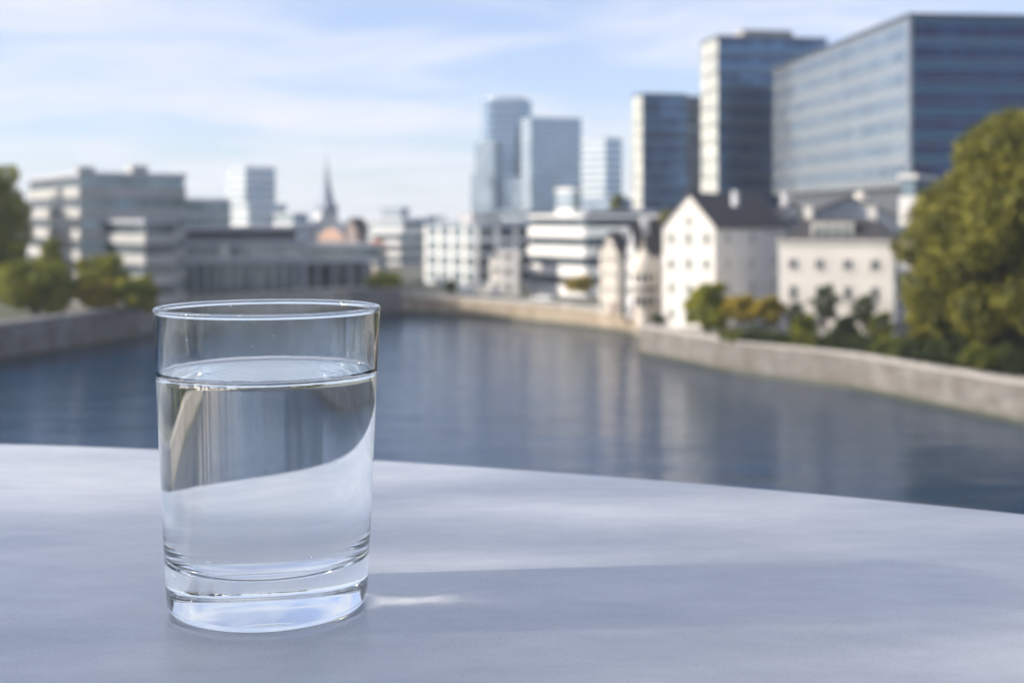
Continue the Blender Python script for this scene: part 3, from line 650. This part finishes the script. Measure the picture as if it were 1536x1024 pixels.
# ------------------------------------------------------------------ cars
def car(label,px,D,body,ang,van=False):
    x=PX(px,D); t=thing('parked_van' if van else 'parked_car',label,'van' if van else 'car',(x,D,G_R)); a=R(ang); co,si=math.cos(a),math.sin(a)
    z=G_R
    def W(p): return (x+p[0]*co-p[1]*si, D+p[0]*si+p[1]*co, z+p[2])
    if van: prof=[(-2.5,.35),(2.4,.35),(2.5,.9),(1.9,1.2),(1.3,2.15),(-2.4,2.25),(-2.5,1.0)]
    else: prof=[(-2.1,.35),(2.1,.35),(2.15,.75),(1.2,.95),(.5,1.42),(-1.1,1.45),(-1.9,1.0),(-2.15,.9)]
    m=MB(); w=.88; n=len(prof)
    m.face([W((p[0],-w,p[1])) for p in prof]); m.face([W((p[0],w,p[1])) for p in reversed(prof)])
    for i in range(n):
        p,q=prof[i],prof[(i+1)%n]; m.face([W((p[0],w,p[1])),W((q[0],w,q[1])),W((q[0],-w,q[1])),W((p[0],-w,p[1]))])
    m.build('body',M[body],t)
    for s in (-1,1):
        m=MB(); y=s*(w+.012); zt=2.0 if van else 1.36; zb=1.35 if van else .98; x0,x1=(.2,1.55) if van else (-1.4,1.0)
        q=[W((x0,y,zb)),W((x1,y,zb)),W((x1-.45,y,zt)),W((x0+.1,y,zt))]; m.face(q if s<0 else q[::-1]); m.build('side_window',M['panew'],t)
        m=MB(); m.box(W(((2.42 if van else 2.1),s*.6,.78)),(.16,.3,.16),0,a); m.build('headlight',M['lampglass'],t)
        m=MB(); m.box(W(((-2.5 if van else -2.1),s*.6,.9)),(.1,.25,.18),0,a); m.build('tail_light',M['taillight'],t)
        for xx in (-1.35,1.35):
            m=MB(); m.tube([W((xx,s*.72,.33)),W((xx,s*.93,.33))],[.33,.33],16); wl=m.build('wheel',M['rubber'],t)
            m=MB(); m.tube([W((xx,s*.925,.33)),W((xx,s*.945,.33))],[.19,.19],12); m.build('rim',M['steel'],wl)
    fx0,fz0,fx1,fz1=(1.86,1.22,1.34,2.1) if van else (1.14,.98,.56,1.39)
    m=MB(); m.face([W((fx0+.02,-.75,fz0+.02)),W((fx0+.02,.75,fz0+.02)),W((fx1+.02,.68,fz1+.02)),W((fx1+.02,-.68,fz1+.02))]); m.build('windscreen',M['panew'],t)
car('blue grey car parked left of the white villa behind the hedge',1190,163,'carblue',-35)
car('white car parked on the far quay under the stair towers',742,264,'carwhite',8)
car('white van parked on the far quay left of the kiosk',700,268,'carwhite',5,True)
car('white car parked below the white banded office',815,248,'carwhite',-20)

# ------------------------------------------------------------------ terrace, table
tm=MB(); tm.box((0,-2.9,(ZT-.77+G_R)/2-2.3),(14,7.4,ZT-.77-G_R+4.6)); struct(tm.build('terrace',mat('terrace_slab',(.09,.09,.09),.85,var=.15,scale=1.5,bump=.1)))
def table_mat():
    m=bpy.data.materials.new('brushed_grey_tabletop'); m.use_nodes=True; nt=m.node_tree; N=nt.nodes; L=nt.links; b=N['Principled BSDF']
    tc=N.new('ShaderNodeTexCoord')
    def noise(scale,st,det=6,dist=0):
        mp=N.new('ShaderNodeMapping'); mp.inputs['Scale'].default_value=st; L.new(tc.outputs['Object'],mp.inputs[0])
        n=N.new('ShaderNodeTexNoise'); n.inputs['Scale'].default_value=scale; n.inputs['Detail'].default_value=det; n.inputs['Distortion'].default_value=dist; L.new(mp.outputs[0],n.inputs[0]); return n
    n1=noise(6,(1,2.5,1),8,.5); n2=noise(45,(1,2.2,1),10); n3=noise(900,(1,1,1),3)
    rp=N.new('ShaderNodeValToRGB'); rp.color_ramp.elements[0].position=.3; rp.color_ramp.elements[1].position=.72
    rp.color_ramp.elements[0].color=(.33,.36,.40,1); rp.color_ramp.elements[1].color=(.49,.505,.53,1); L.new(n1.outputs['Fac'],rp.inputs[0])
    r2=N.new('ShaderNodeValToRGB'); r2.color_ramp.elements[0].position=.2; r2.color_ramp.elements[1].position=.8
    r2.color_ramp.elements[0].color=(.84,.84,.85,1); r2.color_ramp.elements[1].color=(1,1,1,1); L.new(n2.outputs['Fac'],r2.inputs[0])
    mx=N.new('ShaderNodeMixRGB'); mx.blend_type='MULTIPLY'; mx.inputs[0].default_value=1; L.new(rp.outputs[0],mx.inputs[1]); L.new(r2.outputs[0],mx.inputs[2])
    r3=N.new('ShaderNodeValToRGB'); r3.color_ramp.elements[0].position=.33; r3.color_ramp.elements[1].position=.42; r3.color_ramp.elements[0].color=(.80,.80,.81,1); L.new(n3.outputs['Fac'],r3.inputs[0])
    m3=N.new('ShaderNodeMixRGB'); m3.blend_type='MULTIPLY'; m3.inputs[0].default_value=.8; L.new(mx.outputs[0],m3.inputs[1]); L.new(r3.outputs[0],m3.inputs[2]); L.new(m3.outputs[0],b.inputs['Base Color'])
    rr=N.new('ShaderNodeMapRange'); rr.inputs['To Min'].default_value=.15; rr.inputs['To Max'].default_value=.27; L.new(n2.outputs['Fac'],rr.inputs[0]); L.new(rr.outputs[0],b.inputs['Roughness'])
    ad=N.new('ShaderNodeMath'); L.new(n2.outputs['Fac'],ad.inputs[0]); L.new(n3.outputs['Fac'],ad.inputs[1])
    bp=N.new('ShaderNodeBump'); bp.inputs['Strength'].default_value=.3; bp.inputs['Distance'].default_value=.00014; L.new(ad.outputs[0],bp.inputs['Height']); L.new(bp.outputs[0],b.inputs['Normal'])
    b.inputs['Specular IOR Level'].default_value=.65
    return m
def table():
    # far edge is an arc through three points measured on the photograph
    p1,p2,p3=Vector((-.314,.777)),Vector((-.075,.7236)),Vector((.24,.5935))
    ax,ay,bx,by,cx,cy=*p1,*p2,*p3
    d=2*(ax*(by-cy)+bx*(cy-ay)+cx*(ay-by))
    ux=((ax*ax+ay*ay)*(by-cy)+(bx*bx+by*by)*(cy-ay)+(cx*cx+cy*cy)*(ay-by))/d
    uy=((ax*ax+ay*ay)*(cx-bx)+(bx*bx+by*by)*(ax-cx)+(cx*cx+cy*cy)*(bx-ax))/d
    rad=math.dist((ux,uy),p1)
    print('TABLE',ux,uy,rad)
    t=thing('table','pale blue grey curved tabletop carrying the glass of water in the foreground','table',(ux,uy,ZT-.77))
    n=360; r0=.0015; prof=[(rad-.04,-.030),(rad-.002,-.030),(rad,-.028),(rad,-r0),(rad-r0*.3,-r0*.3),(rad-r0,0),(0,0)]
    m=MB()
    m.lathe(prof,(ux,uy,ZT),n); m.lathe([(0,-.030),(rad-.04,-.030)],(ux,uy,ZT),n)
    # upward normals
    top=m.build('tabletop',table_mat(),t,smooth=False)
    m=MB(); m.lathe([(0,.003),(.36,.003),(.36,.02),(.07,.04),(.06,.10),(.06,.70),(.2,.738),(0,.738)],(ux,uy,ZT-.77),40); m.build('pedestal',M['darksteel'],t,smooth=False)
    return top
ttop=table()

def shade_potted_tree():  # unseen tree, added to throw dappled shade on the table
    x,y,z=-2.55,-.12,ZT-.77+.003
    t=thing('shade_potted_tree','slim leafy potted tree added unseen left of the table to dapple it with shade','plant',(x,y,z))
    m=MB(); m.lathe([(0,0),(.20,0),(.27,.45),(.29,.45),(.29,.5),(.25,.5),(.24,.44),(0,.44)],(x,y,z),32); m.build('pot',M['darkgrey'],t)
    m=MB(); m.tube([(x,y,z+.4),(x+.03,y,z+1.0),(x,y+.02,z+1.9)],[.035,.028,.012],10)
    rnd=random.Random(5); blobs=[]
    for k in range(24):
        a=rnd.uniform(0,6.28); r=rnd.uniform(.1,.8); b=(x+r*math.cos(a)*.6,y+.32+r*math.sin(a)*1.25,z+1.15+rnd.uniform(0,1.25)); rr=rnd.uniform(.12,.24)
        blobs.append((*b,rr,rr*1.2,rr)); m.tube([(x,y,z+1.0+.3*rnd.random()),((x+b[0])/2,(y+b[1])/2,b[2]-.1),b],[.012,.008,.003],5)
    m.build('trunk',M['wood'],t,smooth=True)
    m=MB(); leafcloud(m,blobs,POT,.04,77)
    keep=[i for i in range(len(m.f)) if not (abs(m.v[4*i].y-.225)<.105 and 20.98<m.v[4*i].z<21.185)]  # gap cut in the leaves so sun reaches the glass
    m.v=[m.v[4*i+j] for i in keep for j in range(4)]; m.f=[[4*k,4*k+1,4*k+2,4*k+3] for k in range(len(keep))]; m.uv=[(0,0)]*len(m.v); m.mi=[0]*len(m.f); m.build('crown',M['l_green'],t)
POT=3600
shade_potted_tree()
# ------------------------------------------------------------------ glass of water
GD=.455; gx=PX(402.5,GD); gy=GD
def refr(name,ior,col=(1,1,1),rough=0.):
    m=bpy.data.materials.new(name); m.use_nodes=True; nt=m.node_tree; N=nt.nodes; L=nt.links
    N.remove(N['Principled BSDF']); g=N.new('ShaderNodeBsdfGlass'); g.inputs['IOR'].default_value=ior; g.inputs['Color'].default_value=(*col,1); g.inputs['Roughness'].default_value=rough
    L.new(g.outputs[0],N['Material Output'].inputs[0]); return m
H=.1068; WL=.0838; BT=.0150
def ro(z): return .0352+(.0400-.0352)*((z/H)**.9)
def ri(z): return ro(z)-.0021+.0003*(z/H)
NG=288
def wob(t,r,z):
    # slight drawn ripples of the moulded wall, on its inner face only
    if z<BT+.009 or z>H-.004 or abs(r-ri(z))>.00003: return 0
    k=min(1,(z-BT-.009)/.01)*min(1,(H-.004-z)/.01)
    return k*(9e-4*math.sin(7*t+1+20*z)+7e-4*math.sin(13*t+2.2)+5e-4*math.sin(22*t+.4+30*z)+3e-4*math.sin(37*t))
def glass():
    out=[(0,.0026),(.010,.0024),(.018,.0019),(.025,.0012),(.0295,.0006),(.0318,0),(.0328,.0001),(.0340,.0007),(.0348,.0018),(ro(.003),.0032)]
    k=24
    for i in range(1,k+1): z=.0032+(H-.0021-.0032)*i/k; out.append((ro(z),z))
    out.append((ro(H-.0018),H-.0018))
    # rounded, slightly swollen rim
    zc=H-.0012; rc=(ro(H)+ri(H))/2; a0=.00110
    for i in range(9):
        a=-.35+ (math.pi+.7)*i/8; out.append((rc+a0*math.cos(a),zc+a0*math.sin(a)))
    top=H-.0030
    inn=[(ri(H-.0019),H-.0019),(ri(H-.0022),H-.0022),(ri(top),top)]
    for i in range(1,9): z=top-(top-WL-.0009)*i/8; inn.append((ri(z),z))
    m=MB(); m.lathe(out+inn,(gx,gy,ZT+.0003),NG,wob=wob)
    g=m.build('drinking_glass',refr('clear_glass',1.5,(.985,.995,.992)),base=(gx,gy,ZT),smooth=True)
    tag(g,'clear straight sided tumbler with thick base holding still water, on the pale tabletop','glass')
    return g
def water():
    prof=[(0,BT),(.012,BT+.0001),(.022,BT+.0005),(.0275,BT+.0013),(.0305,BT+.0026),(.0322,BT+.0045),(ri(BT+.008)-.0000,BT+.008)]
    mi=[0]*6
    z=BT+.008; k=16
    for i in range(1,k+1):
        zz=z+(WL+.0009-z)*i/k; prof.append((ri(zz),zz)); mi.append(0)
    # meniscus then gently rippled surface
    R0=ri(WL)
    for d,h in ((.0003,.00055),(.0008,.00028),(.0016,.00010),(.003,0)): prof.append((R0-d,WL+h)); mi.append(1)
    n=30
    for i in range(1,n+1):
        r=(R0-.003)*(1-i/n); prof.append((r if i<n else 0, WL+.00007*math.cos(r*1500)*(1-math.exp(-(R0-r)*300)))); mi.append(1)
    m=MB(); m.lathe(prof,(gx,gy,ZT+.0003),NG,mi=mi,wob=wob)
    w=m.build('water',[refr('water_against_glass',1.333/1.5),refr('water_surface',1.333)],base=(gx,gy,ZT+BT),smooth=True)
    tag(w,'clear still water filling most of the tumbler','water')
    return w
gl=glass(); wa=water()
def specks():
    rnd=random.Random(3); air=refr('air_bubble',1/1.333); dr=refr('water_droplet',1.333)
    for k in range(34):
        under=k<16; t=rnd.uniform(-math.pi*.95,-.05*math.pi); z=rnd.uniform(BT+.02,WL-.004) if under else rnd.uniform(WL+.004,H-.006)
        rr=rnd.uniform(.00012,.00026); r=ri(z)-rr*.9
        m=MB(); m.lathe([(0,-rr)]+[(rr*math.cos(a),rr*math.sin(a)) for a in (-1.05,-.5,0,.5,1.05)]+[(0,rr)],(gx+r*math.cos(t),gy+r*math.sin(t),ZT+.0003+z),12)
        m.build('bubble' if under else 'droplet',air if under else dr,wa if under else gl,smooth=True)
specks()

# ------------------------------------------------------------------ haze
HAZE=.00017
if HAZE:
    m=MB(); m.box((0,2300,47),(11500,7000,98)); hz=bpy.data.materials.new('haze'); hz.use_nodes=True; nt=hz.node_tree
    nt.nodes.remove(nt.nodes['Principled BSDF']); pv_=nt.nodes.new('ShaderNodeVolumePrincipled'); pv_.inputs['Density'].default_value=HAZE
    pv_.inputs['Color'].default_value=(.84,.92,1,1); pv_.inputs['Anisotropy'].default_value=0.
    nt.links.new(pv_.outputs[0],nt.nodes['Material Output'].inputs['Volume'])
    h=m.build('haze',hz); h['kind']='stuff'

# ------------------------------------------------------------------ light
ADDED_GLOW=3600; ADDED_GLOW_K=900
AZ=R(5); EL=R(24)     # sun from the left, a little behind the camera
ts=Vector((-math.cos(AZ)*math.cos(EL),-math.sin(AZ)*math.cos(EL),math.sin(EL)))
sun=bpy.data.lights.new('sun','SUN'); sun.energy=3.4; sun.angle=R(.8); sun.color=(1,.90,.78)
so=bpy.data.objects.new('sun',sun); C.objects.link(so); so.rotation_euler=ts.to_track_quat('Z','Y').to_euler(); so.location=(-30,-10,60)
w=bpy.data.worlds.new('World'); sc.world=w; w.use_nodes=True; nt=w.node_tree; N=nt.nodes; L=nt.links
bg=N['Background']; bg.inputs['Strength'].default_value=.13
sk=N.new('ShaderNodeTexSky'); sk.sky_type='NISHITA'; sk.sun_disc=False; sk.sun_elevation=EL; sk.sun_rotation=math.atan2(ts.x,ts.y); sk.air_density=1.0; sk.dust_density=.4; sk.ozone_density=1.6
# thin streaky clouds: noise on a plane above, read by view direction
tc=N.new('ShaderNodeTexCoord'); sp=N.new('ShaderNodeSeparateXYZ'); L.new(tc.outputs['Generated'],sp.inputs[0])
mxz=N.new('ShaderNodeMath'); mxz.operation='MAXIMUM'; mxz.inputs[1].default_value=0; L.new(sp.outputs['Z'],mxz.inputs[0])
az_=N.new('ShaderNodeMath'); az_.operation='ADD'; az_.inputs[1].default_value=.12; L.new(mxz.outputs[0],az_.inputs[0])
dx=N.new('ShaderNodeMath'); dx.operation='DIVIDE'; L.new(sp.outputs['X'],dx.inputs[0]); L.new(az_.outputs[0],dx.inputs[1])
dy=N.new('ShaderNodeMath'); dy.operation='DIVIDE'; L.new(sp.outputs['Y'],dy.inputs[0]); L.new(az_.outputs[0],dy.inputs[1])
cb=N.new('ShaderNodeCombineXYZ'); L.new(dx.outputs[0],cb.inputs[0]); L.new(dy.outputs[0],cb.inputs[1])
mp=N.new('ShaderNodeMapping'); mp.inputs['Scale'].default_value=(.9,1.25,1); mp.inputs['Rotation'].default_value=(0,0,.35); mp.inputs['Location'].default_value=(3.1,1.7,0); L.new(cb.outputs[0],mp.inputs[0])
nz=N.new('ShaderNodeTexNoise'); nz.inputs['Scale'].default_value=1.1; nz.inputs['Detail'].default_value=9; nz.inputs['Roughness'].default_value=.54; nz.inputs['Distortion'].default_value=.7; L.new(mp.outputs[0],nz.inputs[0])
rp=N.new('ShaderNodeValToRGB'); rp.color_ramp.elements[0].position=.37; rp.color_ramp.elements[1].position=.66; rp.color_ramp.elements[0].color=(.34,.34,.34,1); rp.color_ramp.elements[1].color=(.95,.95,.95,1); L.new(nz.outputs['Fac'],rp.inputs[0])
mc=N.new('ShaderNodeMixRGB'); mc.inputs[2].default_value=(4.8,4.95,5.5,1); L.new(rp.outputs[0],mc.inputs[0]); tn=N.new('ShaderNodeMixRGB'); tn.blend_type='MULTIPLY'; tn.inputs[0].default_value=1; tn.inputs[2].default_value=(.64,.76,1.08,1); L.new(sk.outputs[0],tn.inputs[1]); L.new(tn.outputs[0],mc.inputs[1]); 
# added glow round the sun, feeding the caustic beside the glass
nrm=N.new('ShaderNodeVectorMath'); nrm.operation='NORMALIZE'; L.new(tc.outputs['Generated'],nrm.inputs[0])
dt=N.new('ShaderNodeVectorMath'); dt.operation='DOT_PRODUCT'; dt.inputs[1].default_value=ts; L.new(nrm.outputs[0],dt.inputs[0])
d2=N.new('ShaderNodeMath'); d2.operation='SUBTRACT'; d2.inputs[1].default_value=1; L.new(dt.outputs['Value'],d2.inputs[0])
d3=N.new('ShaderNodeMath'); d3.operation='MULTIPLY'; d3.inputs[1].default_value=ADDED_GLOW_K; L.new(d2.outputs[0],d3.inputs[0])
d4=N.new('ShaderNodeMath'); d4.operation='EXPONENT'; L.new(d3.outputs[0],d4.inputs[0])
d5=N.new('ShaderNodeMath'); d5.operation='MULTIPLY'; d5.inputs[1].default_value=ADDED_GLOW; L.new(d4.outputs[0],d5.inputs[0])
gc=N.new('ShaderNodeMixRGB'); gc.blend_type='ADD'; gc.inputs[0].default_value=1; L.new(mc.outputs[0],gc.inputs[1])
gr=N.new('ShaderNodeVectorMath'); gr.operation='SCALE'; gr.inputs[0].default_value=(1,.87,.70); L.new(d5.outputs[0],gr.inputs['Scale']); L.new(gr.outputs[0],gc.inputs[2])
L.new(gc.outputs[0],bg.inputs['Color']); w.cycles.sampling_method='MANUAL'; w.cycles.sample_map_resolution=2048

# ------------------------------------------------------------------ camera
cd=bpy.data.cameras.new('camera'); cam=bpy.data.objects.new('camera',cd); C.objects.link(cam); sc.camera=cam
cam.location=(0,0,ZC); cam.rotation_euler=(R(90),0,0)
cd.sensor_width=36; cd.lens=36*F/1536; cd.shift_y=-(512-HZ)/1536
cd.clip_start=.01; cd.clip_end=20000
cd.dof.use_dof=True; cd.dof.focus_distance=GD-.01; cd.dof.aperture_fstop=12.3
sc.view_settings.view_transform='Standard'; sc.view_settings.look='None'; sc.view_settings.exposure=.5; sc.view_settings.gamma=1
cy=sc.cycles; cy.use_denoising=True; cy.max_bounces=20; cy.transmission_bounces=18; cy.glossy_bounces=6; cy.diffuse_bounces=3; cy.volume_bounces=0; cy.transparent_max_bounces=8
cy.sample_clamp_indirect=250; cy.caustics_reflective=True; cy.caustics_refractive=True; cy.blur_glossy=0
try: cy.denoiser='OPENIMAGEDENOISE'; cy.denoising_prefilter='ACCURATE'
except Exception: pass
